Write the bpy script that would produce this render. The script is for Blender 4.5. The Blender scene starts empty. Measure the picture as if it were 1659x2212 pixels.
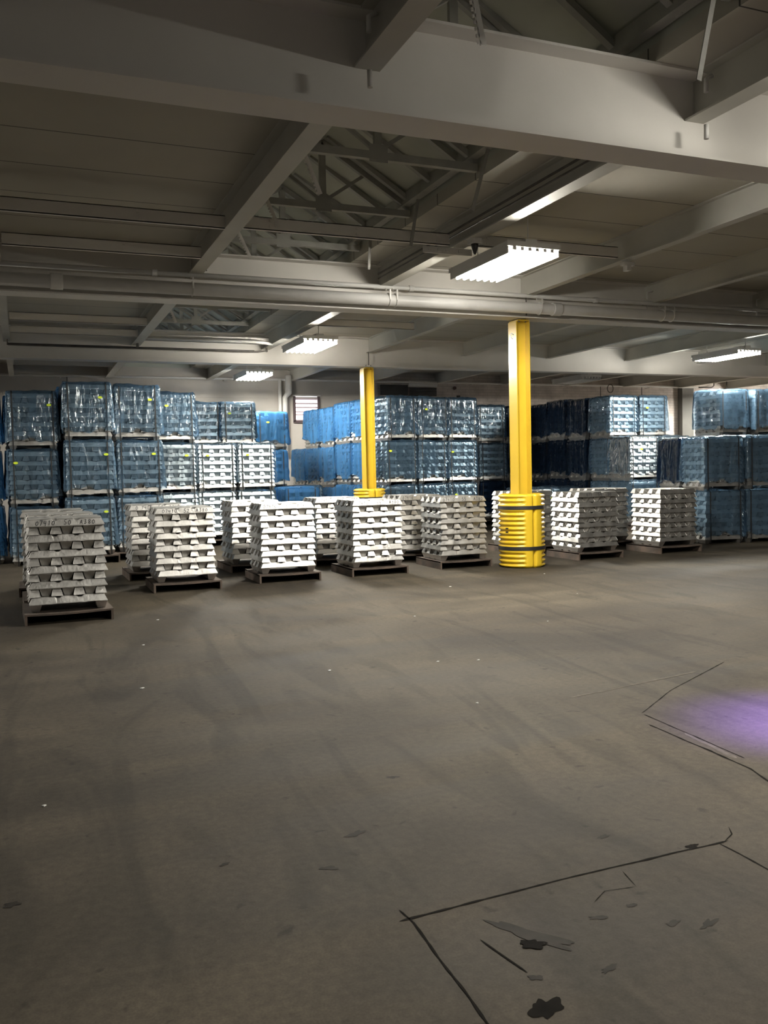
import bpy, bmesh, math, random
from mathutils import Vector, Matrix, noise
PI = math.pi
rnd = random.Random(7)
sc = bpy.context.scene
COL = sc.collection

# ------------------------------------------------------------------ camera
def make_camera():
    cam = bpy.data.cameras.new('camera'); o = bpy.data.objects.new('camera', cam); COL.objects.link(o)
    yaw, pitch, roll = math.radians(22.1), math.radians(2.8), math.radians(-1.25)
    f = Vector((math.sin(yaw)*math.cos(pitch), math.cos(yaw)*math.cos(pitch), -math.sin(pitch)))
    r0 = Vector((math.cos(yaw), -math.sin(yaw), 0)); u0 = r0.cross(f)
    r = r0*math.cos(roll) + u0*math.sin(roll); u = u0*math.cos(roll) - r0*math.sin(roll)
    m = Matrix((r, u, -f)).transposed().to_4x4(); m.translation = Vector((0, 0, 1.5))
    o.matrix_world = m
    cam.sensor_fit = 'VERTICAL'; cam.sensor_height = 36.0; cam.lens = 36.0*1900/2212
    cam.clip_start = 0.05; cam.clip_end = 200
    sc.camera = o
make_camera()

# ------------------------------------------------------------------ world, exposure
w = bpy.data.worlds.new('world'); sc.world = w; w.use_nodes = True
w.node_tree.nodes['Background'].inputs[0].default_value = (0.62, 0.6, 0.56, 1)
w.node_tree.nodes['Background'].inputs[1].default_value = 0.165
sc.view_settings.view_transform = 'Standard'; sc.view_settings.look = 'None'
sc.view_settings.gamma = 1.0; sc.view_settings.exposure = 0.08; sc.view_settings.use_curve_mapping = False
try:
    sc.cycles.transparent_max_bounces = 24
    sc.cycles.max_bounces = 8
    sc.cycles.sample_clamp_indirect = 4.0
    sc.cycles.use_denoising = True
except Exception:
    pass
LAMP_POWER = 560.0          # radiance of the tubes of one lit fluorescent fixture
LAMP_COLOR = (1.0, 0.95, 0.84)

# ------------------------------------------------------------------ materials
def new_mat(name):
    m = bpy.data.materials.new(name); m.use_nodes = True
    nt = m.node_tree; nt.nodes.clear()
    out = nt.nodes.new('ShaderNodeOutputMaterial')
    return m, nt, out
def node(nt, kind, **kw):
    n = nt.nodes.new(kind)
    for k, v in kw.items(): setattr(n, k, v)
    return n
def pmat(name, col, rough=0.6, metal=0.0, var=0.12, scale=3.0, bump=0.0, bscale=40.0, col2=None, spec=0.5, detail=6.0, stretch=None):
    """principled surface with noise colour variation and bump, in object coordinates"""
    m, nt, out = new_mat(name)
    b = node(nt, 'ShaderNodeBsdfPrincipled'); nt.links.new(b.outputs[0], out.inputs[0])
    b.inputs['Roughness'].default_value = rough; b.inputs['Metallic'].default_value = metal
    b.inputs['Specular IOR Level'].default_value = spec
    tc = node(nt, 'ShaderNodeTexCoord'); n = node(nt, 'ShaderNodeTexNoise')
    n.inputs['Scale'].default_value = scale; n.inputs['Detail'].default_value = detail
    src = tc.outputs['Object']
    if stretch:
        mp = node(nt, 'ShaderNodeMapping'); mp.inputs['Scale'].default_value = stretch
        nt.links.new(src, mp.inputs[0]); src = mp.outputs[0]
    nt.links.new(src, n.inputs['Vector'])
    r = node(nt, 'ShaderNodeValToRGB'); r.color_ramp.elements[0].position = 0.3; r.color_ramp.elements[1].position = 0.7
    c2 = col2 or tuple(max(0, c*(1-var)) for c in col); c1 = col if col2 else tuple(min(1, c*(1+var*0.5)) for c in col)
    r.color_ramp.elements[0].color = (*c2, 1); r.color_ramp.elements[1].color = (*c1, 1)
    nt.links.new(n.outputs[0], r.inputs[0]); nt.links.new(r.outputs[0], b.inputs['Base Color'])
    if bump:
        n2 = node(nt, 'ShaderNodeTexNoise'); n2.inputs['Scale'].default_value = bscale; n2.inputs['Detail'].default_value = 4
        bp = node(nt, 'ShaderNodeBump'); bp.inputs['Strength'].default_value = bump; bp.inputs['Distance'].default_value = 0.01
        nt.links.new(src, n2.inputs['Vector']); nt.links.new(n2.outputs[0], bp.inputs['Height']); nt.links.new(bp.outputs[0], b.inputs['Normal'])
    return m
def emat(name, col, strength):
    m, nt, out = new_mat(name)
    e = node(nt, 'ShaderNodeEmission'); e.inputs[0].default_value = (*col, 1); e.inputs[1].default_value = strength
    nt.links.new(e.outputs[0], out.inputs[0]); return m

STEEL = pmat('painted_steel', (0.80, 0.775, 0.73), 0.55, var=0.08, scale=1.2, bump=0.05, bscale=60)
JOIST = pmat('painted_joist', (0.56, 0.55, 0.50), 0.6, var=0.10, scale=1.5, bump=0.05)
TRUSS = pmat('truss_paint', (0.36, 0.36, 0.33), 0.6, var=0.2, scale=4)
DUSTY = pmat('dusty_dark', (0.13, 0.12, 0.11), 0.8, var=0.3, scale=8)
PIPE = pmat('pipe_paint', (0.74, 0.73, 0.71), 0.38, var=0.08, scale=4)
WHITE = pmat('white_enamel', (0.78, 0.77, 0.74), 0.4, var=0.05)
DARKM = pmat('dark_metal', (0.05, 0.05, 0.05), 0.55, var=0.3)
RUST = pmat('pallet_brown', (0.085, 0.060, 0.045), 0.75, var=0.5, scale=6, bump=0.3, bscale=30, col2=(0.035, 0.027, 0.022))
BLACK = pmat('black_strap', (0.012, 0.012, 0.013), 0.55, var=0.2)
INK = pmat('marker_ink', (0.02, 0.02, 0.025), 0.5, var=0.1)
TAG = pmat('lime_sticker', (0.62, 0.80, 0.03), 0.5, var=0.05)
YEL = pmat('yellow_plastic', (0.60, 0.40, 0.02), 0.36, var=0.05, scale=5, bump=0.04, bscale=90)
YELC = pmat('yellow_column_paint', (0.55, 0.37, 0.03), 0.3, var=0.10, scale=2)
SCUFF = pmat('scuffed_edge', (0.20, 0.12, 0.03), 0.8, var=0.5, scale=14)

def aluminium(name, base, rough, metal=0.55):
    m, nt, out = new_mat(name)
    b = node(nt, 'ShaderNodeBsdfPrincipled'); nt.links.new(b.outputs[0], out.inputs[0])
    b.inputs['Metallic'].default_value = metal
    tc = node(nt, 'ShaderNodeTexCoord'); oi = node(nt, 'ShaderNodeObjectInfo')
    add = node(nt, 'ShaderNodeVectorMath'); add.operation = 'ADD'
    mul = node(nt, 'ShaderNodeMath'); mul.operation = 'MULTIPLY'; mul.inputs[1].default_value = 40
    nt.links.new(oi.outputs['Random'], mul.inputs[0]); nt.links.new(tc.outputs['Object'], add.inputs[0]); nt.links.new(mul.outputs[0], add.inputs[1])
    n = node(nt, 'ShaderNodeTexNoise'); n.inputs['Scale'].default_value = 9; n.inputs['Detail'].default_value = 5
    nt.links.new(add.outputs[0], n.inputs['Vector'])
    r = node(nt, 'ShaderNodeValToRGB'); r.color_ramp.elements[0].position = 0.25; r.color_ramp.elements[1].position = 0.75
    r.color_ramp.elements[0].color = (*[c*0.72 for c in base], 1); r.color_ramp.elements[1].color = (*base, 1)
    nt.links.new(n.outputs[0], r.inputs[0]); nt.links.new(r.outputs[0], b.inputs['Base Color'])
    mr = node(nt, 'ShaderNodeMapRange'); mr.inputs[3].default_value = rough-0.1; mr.inputs[4].default_value = rough+0.12
    nt.links.new(n.outputs[0], mr.inputs[0]); nt.links.new(mr.outputs[0], b.inputs['Roughness'])
    n2 = node(nt, 'ShaderNodeTexNoise'); n2.inputs['Scale'].default_value = 38; n2.inputs['Detail'].default_value = 3
    bp = node(nt, 'ShaderNodeBump'); bp.inputs['Strength'].default_value = 0.35; bp.inputs['Distance'].default_value = 0.006
    nt.links.new(add.outputs[0], n2.inputs['Vector']); nt.links.new(n2.outputs[0], bp.inputs['Height']); nt.links.new(bp.outputs[0], b.inputs['Normal'])
    return m
ALU = aluminium('cast_aluminium', (0.63, 0.62, 0.60), 0.42, 0.97)

def film_mat(name, tint, body, opac, gloss=0.30):
    """crumpled tinted polythene: mostly see-through, some milky blue body, sharp wrinkle highlights"""
    m, nt, out = new_mat(name)
    tr = node(nt, 'ShaderNodeBsdfTransparent'); tr.inputs[0].default_value = (*tint, 1)
    df = node(nt, 'ShaderNodeBsdfDiffuse'); df.inputs[0].default_value = (*body, 1)
    tl = node(nt, 'ShaderNodeBsdfTranslucent'); tl.inputs[0].default_value = (*body, 1)
    gl = node(nt, 'ShaderNodeBsdfGlossy'); gl.inputs['Roughness'].default_value = 0.13; gl.inputs[0].default_value = (0.9, 0.95, 1, 1)
    tc = node(nt, 'ShaderNodeTexCoord'); oi = node(nt, 'ShaderNodeObjectInfo')
    mul = node(nt, 'ShaderNodeMath'); mul.operation = 'MULTIPLY'; mul.inputs[1].default_value = 50
    add = node(nt, 'ShaderNodeVectorMath'); add.operation = 'ADD'
    nt.links.new(oi.outputs['Random'], mul.inputs[0]); nt.links.new(tc.outputs['Object'], add.inputs[0]); nt.links.new(mul.outputs[0], add.inputs[1])
    mp = node(nt, 'ShaderNodeMapping'); mp.inputs['Scale'].default_value = (1, 1, 0.22); mp.inputs['Rotation'].default_value = (0.2, 0.28, 0)
    nt.links.new(add.outputs[0], mp.inputs[0])
    n = node(nt, 'ShaderNodeTexNoise'); n.inputs['Scale'].default_value = 4.2; n.inputs['Detail'].default_value = 3; n.inputs['Distortion'].default_value = 1.1
    v = node(nt, 'ShaderNodeTexVoronoi'); v.feature = 'DISTANCE_TO_EDGE'; v.inputs['Scale'].default_value = 4
    nt.links.new(mp.outputs[0], n.inputs['Vector']); nt.links.new(mp.outputs[0], v.inputs['Vector'])
    mv = node(nt, 'ShaderNodeMath'); mv.operation = 'MINIMUM'; mv.inputs[1].default_value = 0.12
    nt.links.new(v.outputs['Distance'], mv.inputs[0])
    s1 = node(nt, 'ShaderNodeMath'); s1.operation = 'SUBTRACT'; s1.inputs[1].default_value = 0.5; nt.links.new(n.outputs[0], s1.inputs[0])
    s2 = node(nt, 'ShaderNodeMath'); s2.operation = 'ABSOLUTE'; nt.links.new(s1.outputs[0], s2.inputs[0])
    s3 = node(nt, 'ShaderNodeMath'); s3.operation = 'POWER'; s3.inputs[1].default_value = 0.6; nt.links.new(s2.outputs[0], s3.inputs[0])
    ad = node(nt, 'ShaderNodeMath'); ad.operation = 'MULTIPLY_ADD'; ad.inputs[1].default_value = 1.6
    nt.links.new(mv.outputs[0], ad.inputs[0]); nt.links.new(s3.outputs[0], ad.inputs[2])
    bp = node(nt, 'ShaderNodeBump'); bp.inputs['Strength'].default_value = 0.75; bp.inputs['Distance'].default_value = 0.035
    nt.links.new(ad.outputs[0], bp.inputs['Height'])
    for s in (df, tl, gl): nt.links.new(bp.outputs[0], s.inputs['Normal'])
    m1 = node(nt, 'ShaderNodeMixShader'); m1.inputs[0].default_value = 0.5
    nt.links.new(df.outputs[0], m1.inputs[1]); nt.links.new(tl.outputs[0], m1.inputs[2])
    m2 = node(nt, 'ShaderNodeMixShader')
    mr = node(nt, 'ShaderNodeMapRange'); mr.inputs[1].default_value = 0.3; mr.inputs[2].default_value = 0.75
    mr.inputs[3].default_value = opac*0.55; mr.inputs[4].default_value = min(1, opac*1.5)
    nt.links.new(n.outputs[0], mr.inputs[0]); nt.links.new(mr.outputs[0], m2.inputs[0])
    nt.links.new(tr.outputs[0], m2.inputs[1]); nt.links.new(m1.outputs[0], m2.inputs[2])
    lw = node(nt, 'ShaderNodeLayerWeight'); lw.inputs[0].default_value = gloss; nt.links.new(bp.outputs[0], lw.inputs['Normal'])
    m3 = node(nt, 'ShaderNodeMixShader'); nt.links.new(lw.outputs['Fresnel'], m3.inputs[0])
    nt.links.new(m2.outputs[0], m3.inputs[1]); nt.links.new(gl.outputs[0], m3.inputs[2])
    nt.links.new(m3.outputs[0], out.inputs[0]); return m
FILM_CLEAR = film_mat('blue_film_thin', (0.84, 0.91, 0.96), (0.22, 0.38, 0.55), 0.09, 0.24)
FILM = film_mat('blue_film', (0.66, 0.79, 0.90), (0.17, 0.31, 0.48), 0.21, 0.30)
FILM_SHADED = film_mat('blue_film_shaded', (0.16, 0.24, 0.38), (0.015, 0.03, 0.06), 0.5, 0.10)  # blue film with shade painted into its colour, for bundles standing in shadow
FILM_DEEP = film_mat('blue_film_doubled', (0.32, 0.52, 0.78), (0.07, 0.23, 0.47), 0.46, 0.13)

def floor_mat():
    m, nt, out = new_mat('worn_concrete')
    b = node(nt, 'ShaderNodeBsdfPrincipled'); nt.links.new(b.outputs[0], out.inputs[0])
    tc = node(nt, 'ShaderNodeTexCoord')
    def nz(scale, detail, stretch=None, rot=0, dist=0.0):
        n = node(nt, 'ShaderNodeTexNoise'); n.inputs['Scale'].default_value = scale; n.inputs['Detail'].default_value = detail; n.inputs['Distortion'].default_value = dist
        mp = node(nt, 'ShaderNodeMapping'); mp.inputs['Scale'].default_value = stretch or (1, 1, 1); mp.inputs['Rotation'].default_value = (0, 0, rot)
        nt.links.new(tc.outputs['Object'], mp.inputs[0]); nt.links.new(mp.outputs[0], n.inputs['Vector']); return n
    big = nz(0.55, 8, dist=0.6); streak = nz(1.1, 6, (0.35, 1.6, 1), 0.5, 1.2); fine = nz(28, 8); grit = nz(120, 4)
    r1 = node(nt, 'ShaderNodeValToRGB'); e = r1.color_ramp.elements; e[0].position = 0.32; e[1].position = 0.68
    e[0].color = (0.029, 0.0235, 0.0175, 1); e[1].color = (0.070, 0.0585, 0.042, 1)
    nt.links.new(big.outputs[0], r1.inputs[0])
    def mul(a, n, lo, hi, p0=0.3, p1=0.7):
        mr = node(nt, 'ShaderNodeMapRange'); mr.inputs[1].default_value = p0; mr.inputs[2].default_value = p1; mr.inputs[3].default_value = lo; mr.inputs[4].default_value = hi
        nt.links.new(n.outputs[0], mr.inputs[0])
        mx = node(nt, 'ShaderNodeMix'); mx.data_type = 'RGBA'; mx.blend_type = 'MULTIPLY'; mx.inputs[0].default_value = 1
        nt.links.new(a, mx.inputs[6]); nt.links.new(mr.outputs[0], mx.inputs[7]); return mx.outputs[2]
    c = mul(r1.outputs[0], streak, 0.66, 1.16); tyre = nz(0.8, 5, (2.2, 0.5, 1), -0.5, 2.2); c = mul(c, tyre, 0.72, 1.06, 0.36, 0.5); c = mul(c, fine, 0.82, 1.12); c = mul(c, grit, 0.85, 1.12)
    pits = nz(9, 3, dist=0.4); c = mul(c, pits, 0.55, 1.0, 0.27, 0.34)
    nt.links.new(c, b.inputs['Base Color'])
    mr = node(nt, 'ShaderNodeMapRange'); mr.inputs[3].default_value = 0.62; mr.inputs[4].default_value = 0.9; b.inputs['Specular IOR Level'].default_value = 0.16
    nt.links.new(streak.outputs[0], mr.inputs[0]); nt.links.new(mr.outputs[0], b.inputs['Roughness'])
    bp = node(nt, 'ShaderNodeBump'); bp.inputs['Strength'].default_value = 0.12; bp.inputs['Distance'].default_value = 0.008
    nt.links.new(fine.outputs[0], bp.inputs['Height']); nt.links.new(bp.outputs[0], b.inputs['Normal'])
    return m
FLOOR = floor_mat()
CRACK = pmat('floor_joint_dirt', (0.006, 0.005, 0.004), 0.9, spec=0.05, var=0.5, scale=20)
STAIN2 = pmat('floor_smear', (0.030, 0.025, 0.019), 0.8, spec=0.1, var=0.2, scale=9)
STAIN = pmat('floor_oil_stain', (0.017, 0.014, 0.011), 0.7, spec=0.1, var=0.5, scale=12)
WORN = pmat('floor_mortar', (0.10, 0.088, 0.072), 0.8, spec=0.1, var=0.35, scale=14)
SCRAP = pmat('bright_scrap', (0.7, 0.7, 0.68), 0.4, var=0.1)

def deck_mat(name, base):
    """painted roof deck: board seams every 0.85 m along the building"""
    m, nt, out = new_mat(name)
    b = node(nt, 'ShaderNodeBsdfPrincipled'); nt.links.new(b.outputs[0], out.inputs[0]); b.inputs['Roughness'].default_value = 0.75
    tc = node(nt, 'ShaderNodeTexCoord'); sp = node(nt, 'ShaderNodeSeparateXYZ'); nt.links.new(tc.outputs['Object'], sp.inputs[0])
    md = node(nt, 'ShaderNodeMath'); md.operation = 'WRAP'; md.inputs[1].default_value = 0.85; md.inputs[2].default_value = 0
    nt.links.new(sp.outputs[1], md.inputs[0])
    lt = node(nt, 'ShaderNodeMath'); lt.operation = 'LESS_THAN'; lt.inputs[1].default_value = 0.014; nt.links.new(md.outputs[0], lt.inputs[0])
    n = node(nt, 'ShaderNodeTexNoise'); n.inputs['Scale'].default_value = 0.9; n.inputs['Detail'].default_value = 7
    nt.links.new(tc.outputs['Object'], n.inputs['Vector'])
    r = node(nt, 'ShaderNodeValToRGB'); r.color_ramp.elements[0].position = 0.3; r.color_ramp.elements[1].position = 0.7
    r.color_ramp.elements[0].color = (*[c*0.86 for c in base], 1); r.color_ramp.elements[1].color = (*base, 1)
    nt.links.new(n.outputs[0], r.inputs[0])
    mx = node(nt, 'ShaderNodeMix'); mx.data_type = 'RGBA'; nt.links.new(lt.outputs[0], mx.inputs[0]); nt.links.new(r.outputs[0], mx.inputs[6]); mx.inputs[7].default_value = (0.08, 0.075, 0.07, 1)
    nt.links.new(mx.outputs[2], b.inputs['Base Color']); return m
DECK = deck_mat('roof_deck', (0.50, 0.48, 0.42))
SKYL = pmat('skylight_lining', (0.50, 0.52, 0.46), 0.8, var=0.15, scale=1.3)
def brick_mat():
    m, nt, out = new_mat('painted_brick')
    b = node(nt, 'ShaderNodeBsdfPrincipled'); nt.links.new(b.outputs[0], out.inputs[0]); b.inputs['Roughness'].default_value = 0.7
    tc = node(nt, 'ShaderNodeTexCoord'); mp = node(nt, 'ShaderNodeMapping'); mp.inputs['Rotation'].default_value = (PI/2, 0, 0)
    nt.links.new(tc.outputs['Object'], mp.inputs[0])
    br = node(nt, 'ShaderNodeTexBrick'); br.inputs['Scale'].default_value = 1.0; br.inputs['Brick Width'].default_value = 0.30; br.inputs['Row Height'].default_value = 0.085
    br.inputs['Mortar Size'].default_value = 0.006
    br.inputs['Color1'].default_value = (0.74, 0.67, 0.63, 1); br.inputs['Color2'].default_value = (0.68, 0.62, 0.58, 1); br.inputs['Mortar'].default_value = (0.52, 0.47, 0.44, 1)
    nt.links.new(mp.outputs[0], br.inputs['Vector'])
    n = node(nt, 'ShaderNodeTexNoise'); n.inputs['Scale'].default_value = 2.2; n.inputs['Detail'].default_value = 8; nt.links.new(tc.outputs['Object'], n.inputs['Vector'])
    mr = node(nt, 'ShaderNodeMapRange'); mr.inputs[1].default_value = 0.3; mr.inputs[2].default_value = 0.65; mr.inputs[3].default_value = 0.75; mr.inputs[4].default_value = 1.08
    nt.links.new(n.outputs[0], mr.inputs[0])
    mx = node(nt, 'ShaderNodeMix'); mx.data_type = 'RGBA'; mx.blend_type = 'MULTIPLY'; mx.inputs[0].default_value = 1
    nt.links.new(br.outputs[0], mx.inputs[6]); nt.links.new(mr.outputs[0], mx.inputs[7]); nt.links.new(mx.outputs[2], b.inputs['Base Color'])
    return m
BRICK = brick_mat()
WALLP = pmat('painted_block', (0.52, 0.49, 0.45), 0.75, var=0.12, scale=1.2)
TUBES = {}
def tube_mat(p):
    if p not in TUBES: TUBES[p] = emat('lit_tube', LAMP_COLOR, LAMP_POWER*p)
    return TUBES[p]
TUBE_OFF = pmat('unlit_tube', (0.7, 0.7, 0.68), 0.3, var=0.02)
DAY = emat('daylight_outside', (1.0, 0.93, 0.98), 2.6)
SLAT = pmat('window_slat', (0.62, 0.50, 0.55), 0.5, var=0.1)

# ------------------------------------------------------------------ mesh helpers
class MB:
    def __init__(s): s.bm = bmesh.new()
    def box(s, x0, x1, y0, y1, z0, z1):
        v = [s.bm.verts.new((x, y, z)) for z in (z0, z1) for y in (y0, y1) for x in (x0, x1)]
        for f in ((0, 2, 3, 1), (4, 5, 7, 6), (0, 1, 5, 4), (2, 6, 7, 3), (0, 4, 6, 2), (1, 3, 7, 5)): s.bm.faces.new([v[i] for i in f])
        return s
    def bar(s, a, b, w, h=None, up=(0, 0, 1)):
        """rectangular bar from a to b"""
        a = Vector(a); b = Vector(b); h = h or w; d = (b-a).normalized(); u = Vector(up)
        if abs(d.dot(u)) > 0.98: u = Vector((1, 0, 0))
        r = d.cross(u).normalized(); u = r.cross(d)
        vs = []
        for p in (a, b):
            for sx, sy in ((-1, -1), (1, -1), (1, 1), (-1, 1)): vs.append(s.bm.verts.new(p + r*(sx*w/2) + u*(sy*h/2)))
        for f in ((3, 2, 1, 0), (4, 5, 6, 7), (0, 1, 5, 4), (1, 2, 6, 5), (2, 3, 7, 6), (3, 0, 4, 7)): s.bm.faces.new([vs[i] for i in f])
        return s
    def tube(s, pts, r, seg=12):
        pts = [Vector(p) for p in pts]; rings = []
        ref = None
        for i, p in enumerate(pts):
            d = (pts[min(i+1, len(pts)-1)] - pts[max(i-1, 0)]).normalized()
            if ref is None: ref = Vector((0, 0, 1)) if abs(d.z) < 0.9 else Vector((1, 0, 0))
            x = d.cross(ref).normalized(); y = x.cross(d).normalized(); ref = y
            rr = r[i] if isinstance(r, (list, tuple)) else r
            rings.append([s.bm.verts.new(p + (x*math.cos(a)+y*math.sin(a))*rr) for a in [2*PI*k/seg for k in range(seg)]])
        for a, b in zip(rings, rings[1:]):
            for k in range(seg):
                f = s.bm.faces.new((a[k], a[(k+1) % seg], b[(k+1) % seg], b[k])); f.smooth = True
        s.bm.faces.new(rings[0][::-1]); s.bm.faces.new(rings[-1]); return s
    def prism(s, poly, axis, a0, a1):
        """extrude a 2D polygon along an axis (0,1,2); poly gives the other two coordinates in order"""
        def P(q, t):
            c = list(q); c.insert(axis, t); return c
        A = [s.bm.verts.new(P(q, a0)) for q in poly]; B = [s.bm.verts.new(P(q, a1)) for q in poly]
        n = len(poly)
        for i in range(n): s.bm.faces.new((A[i], A[(i+1) % n], B[(i+1) % n], B[i]))
        s.bm.faces.new(A[::-1]); s.bm.faces.new(B); return s
    def mesh(s, name, mat):
        bmesh.ops.recalc_face_normals(s.bm, faces=s.bm.faces)
        me = bpy.data.meshes.new(name); s.bm.to_mesh(me); s.bm.free(); me.materials.append(mat); return me
    def obj(s, name, mat, parent=None, bevel=0.0):
        o = bpy.data.objects.new(name, s.mesh(name, mat)); COL.objects.link(o)
        if parent: o.parent = parent
        if bevel:
            m = o.modifiers.new('edge', 'BEVEL'); m.width = bevel; m.segments = 2; m.limit_method = 'ANGLE'
        return o
def link(name, me, parent=None, loc=(0, 0, 0), rz=0.0):
    o = bpy.data.objects.new(name, me); COL.objects.link(o); o.location = loc; o.rotation_euler = (0, 0, rz)
    if parent: o.parent = parent
    return o
def tag(o, label, cat, group=None, kind=None):
    o['label'] = label; o['category'] = cat
    if group: o['group'] = group
    if kind: o['kind'] = kind
    return o
def thing(name, label, cat, loc=(0, 0, 0), rz=0.0, group=None):
    o = bpy.data.objects.new(name, None); COL.objects.link(o); o.location = loc; o.rotation_euler = (0, 0, rz)
    o.empty_display_size = 0.1
    return tag(o, label, cat, group)
def struct(o, label=None, cat=None):
    o['kind'] = 'structure'
    if label: o['label'] = label
    if cat: o['category'] = cat
    return o
_ONES = 'zeroth first second third fourth fifth sixth seventh eighth ninth tenth eleventh twelfth thirteenth fourteenth fifteenth sixteenth seventeenth eighteenth nineteenth'.split()
ORD = _ONES + [('twentieth thirtieth fortieth'.split()[t] if u == 0 else ('twenty thirty forty'.split()[t] + '-' + _ONES[u])) for t in range(3) for u in range(10)]

# ------------------------------------------------------------------ shell
XMIN, XMAX, YMIN, YW = -8.5, 27.0, -4.0, 23.6
GB = 3.66            # underside of the girders
JB = 3.965           # underside of the joists
DZ = 4.27            # underside of the roof deck
GY = [-1.12, 5.03, 11.2, 17.4]      # near edge of each girder's bottom flange
JX = [-7.0, -4.75, -2.5, -0.22, 2.05, 4.6, 6.86, 9.1, 11.3, 13.5, 15.7, 17.9, 20.1, 22.3, 24.5]
SX0, SX1 = 2.12, 4.14   # skylight well

struct(MB().box(XMIN, XMAX, YMIN, YW+0.3, -0.2, 0).obj('floor', FLOOR), 'dark worn concrete warehouse floor', 'floor')
struct(MB().box(XMIN, XMAX, YW, YW+0.3, 0, 4.6).obj('wall_back', BRICK), 'white painted brick wall at the far end', 'wall')
struct(MB().box(XMAX, XMAX+0.3, YMIN, YW+0.3, 0, 4.6).obj('wall_right', BRICK), 'white painted side wall', 'wall')
# left part of the back wall is smooth render, a shallow skin with a ledge
struct(MB().box(XMIN, 9.45, YW-0.04, YW+0.01, 0, 4.27).box(XMIN, 9.45, YW-0.07, YW-0.03, 3.50, 3.545).obj('trim_1', WALLP), 'smooth painted lower skin of the back wall', 'wall')
d = MB()
d.box(XMIN, SX0, YMIN, YW+0.3, DZ, DZ+0.12).box(SX1, XMAX+0.3, YMIN, YW+0.3, DZ, DZ+0.12)
struct(d.obj('ceiling', DECK), 'painted roof deck above the joists', 'ceiling')
# skylight monitor: gabled lining over the well
RX, RZ, EZ = 3.10, 5.08, 4.46
m = MB()
for x, s in ((SX0, -1), (SX1, 1)):
    m.box(min(x, x+0.06*s), max(x, x+0.06*s), YMIN, YW, DZ+0.12, EZ)
m.prism([(SX0-0.1, EZ), (RX, RZ), (RX, RZ+0.06), (SX0-0.1, EZ+0.06)], 1, YMIN, YW)
m.prism([(SX1+0.1, EZ), (RX, RZ), (RX, RZ+0.06), (SX1+0.1, EZ+0.06)], 1, YMIN, YW)
m.prism([(SX0, EZ), (RX, RZ), (SX1, EZ), (SX1, DZ), (SX0, DZ)], 1, YW-0.05, YW)
struct(m.obj('skylight_ceiling', SKYL), 'gabled ceiling of the long roof monitor', 'ceiling')

def ibeam_x(y, zb, zt, x0, x1, fw=0.30, tf=0.018, tw=0.016):
    """I girder along X, near flange edge at y"""
    b = MB(); yc = y+fw/2
    b.box(x0, x1, y, y+fw, zb, zb+tf).box(x0, x1, y, y+fw, zt-tf, zt).box(x0, x1, yc-tw/2, yc+tw/2, zb+tf, zt-tf); return b
def ibeam_y(x, zb, zt, y0, y1, fw=0.14, tf=0.014, tw=0.012):
    b = MB()
    b.box(x-fw/2, x+fw/2, y0, y1, zb, zb+tf).box(x-fw/2, x+fw/2, y0, y1, zt-tf, zt).box(x-tw/2, x+tw/2, y0, y1, zb+tf, zt-tf); return b
for i, y in enumerate(GY):
    struct(ibeam_x(y, GB, DZ, XMIN, XMAX).obj('ceiling_beam', STEEL),
           ['deep white roof girder behind the viewer', 'deep white roof girder crossing the top of the picture', 'deep white roof girder carrying the two long pipes', 'deep white roof girder furthest from the viewer'][i], 'beam')
bays = [(YMIN, GY[0]+0.14)] + [(GY[i]+0.16, (GY[i+1]+0.14) if i < 3 else YW) for i in range(4)]
for j, x in enumerate(JX):
    for k, (y0, y1) in enumerate(bays):
        if k == 0 and not (0 < x < 8): continue
        struct(ibeam_y(x, JB, DZ, y0, y1, fw=0.17 if j in (4, 5) else 0.12).obj('ceiling_joist_beam', JOIST),
               f'grey steel joist, {ORD[j+1]} from the left-hand side, in the {ORD[k+1]} bay', 'beam')

# purlins (light channels along X) left of the skylight, and their run across it
def channel(y, x0, x1, zb, h=0.13):
    b = MB(); b.box(x0, x1, y, y+0.008, zb, zb+h).box(x0, x1, y, y+0.05, zb, zb+0.008).box(x0, x1, y, y+0.05, zb+h-0.008, zb+h)
    x = x0 + 0.3
    while x < x1:                                   # bolt heads
        b.box(x-0.012, x+0.012, y-0.012, y, zb+0.025, zb+0.045); b.box(x-0.012, x+0.012, y-0.012, y, zb+h-0.045, zb+h-0.025); x += 0.95
    return b
for y, x0, x1, zb, t in [(8.95, -6.9, -0.3, JB+0.0, 'far left bay'), (8.95, -0.14, 1.97, JB, 'nearest pair of channels by the skylight, front one'),
                      (10.25, -0.14, 1.97, JB, 'nearest pair of channels by the skylight, rear one'),
                      (8.95, 2.14, 4.5, JB+0.02, 'crossing the open skylight well'), (8.95, 4.68, 6.78, JB+0.04, 'running right beside the brightest lamp'),
                      (15.1, -0.14, 1.97, JB, 'second bay, front one'), (16.4, -0.14, 1.97, JB, 'second bay, rear one'),
                      (16.85, 2.14, 4.5, JB+0.01, 'crossing the far skylight well'), (21.0, -0.14, 1.97, JB, 'last bay before the back wall'),
                      (15.0, 4.68, 6.78, JB+0.1, 'second bay right of the skylight')]:
    o = channel(y, x0, x1, zb).obj('channel_bar', STEEL); tag(o, f'light steel channel under the roof deck, {t}', 'beam', 'steel channels under the roof')

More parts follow.
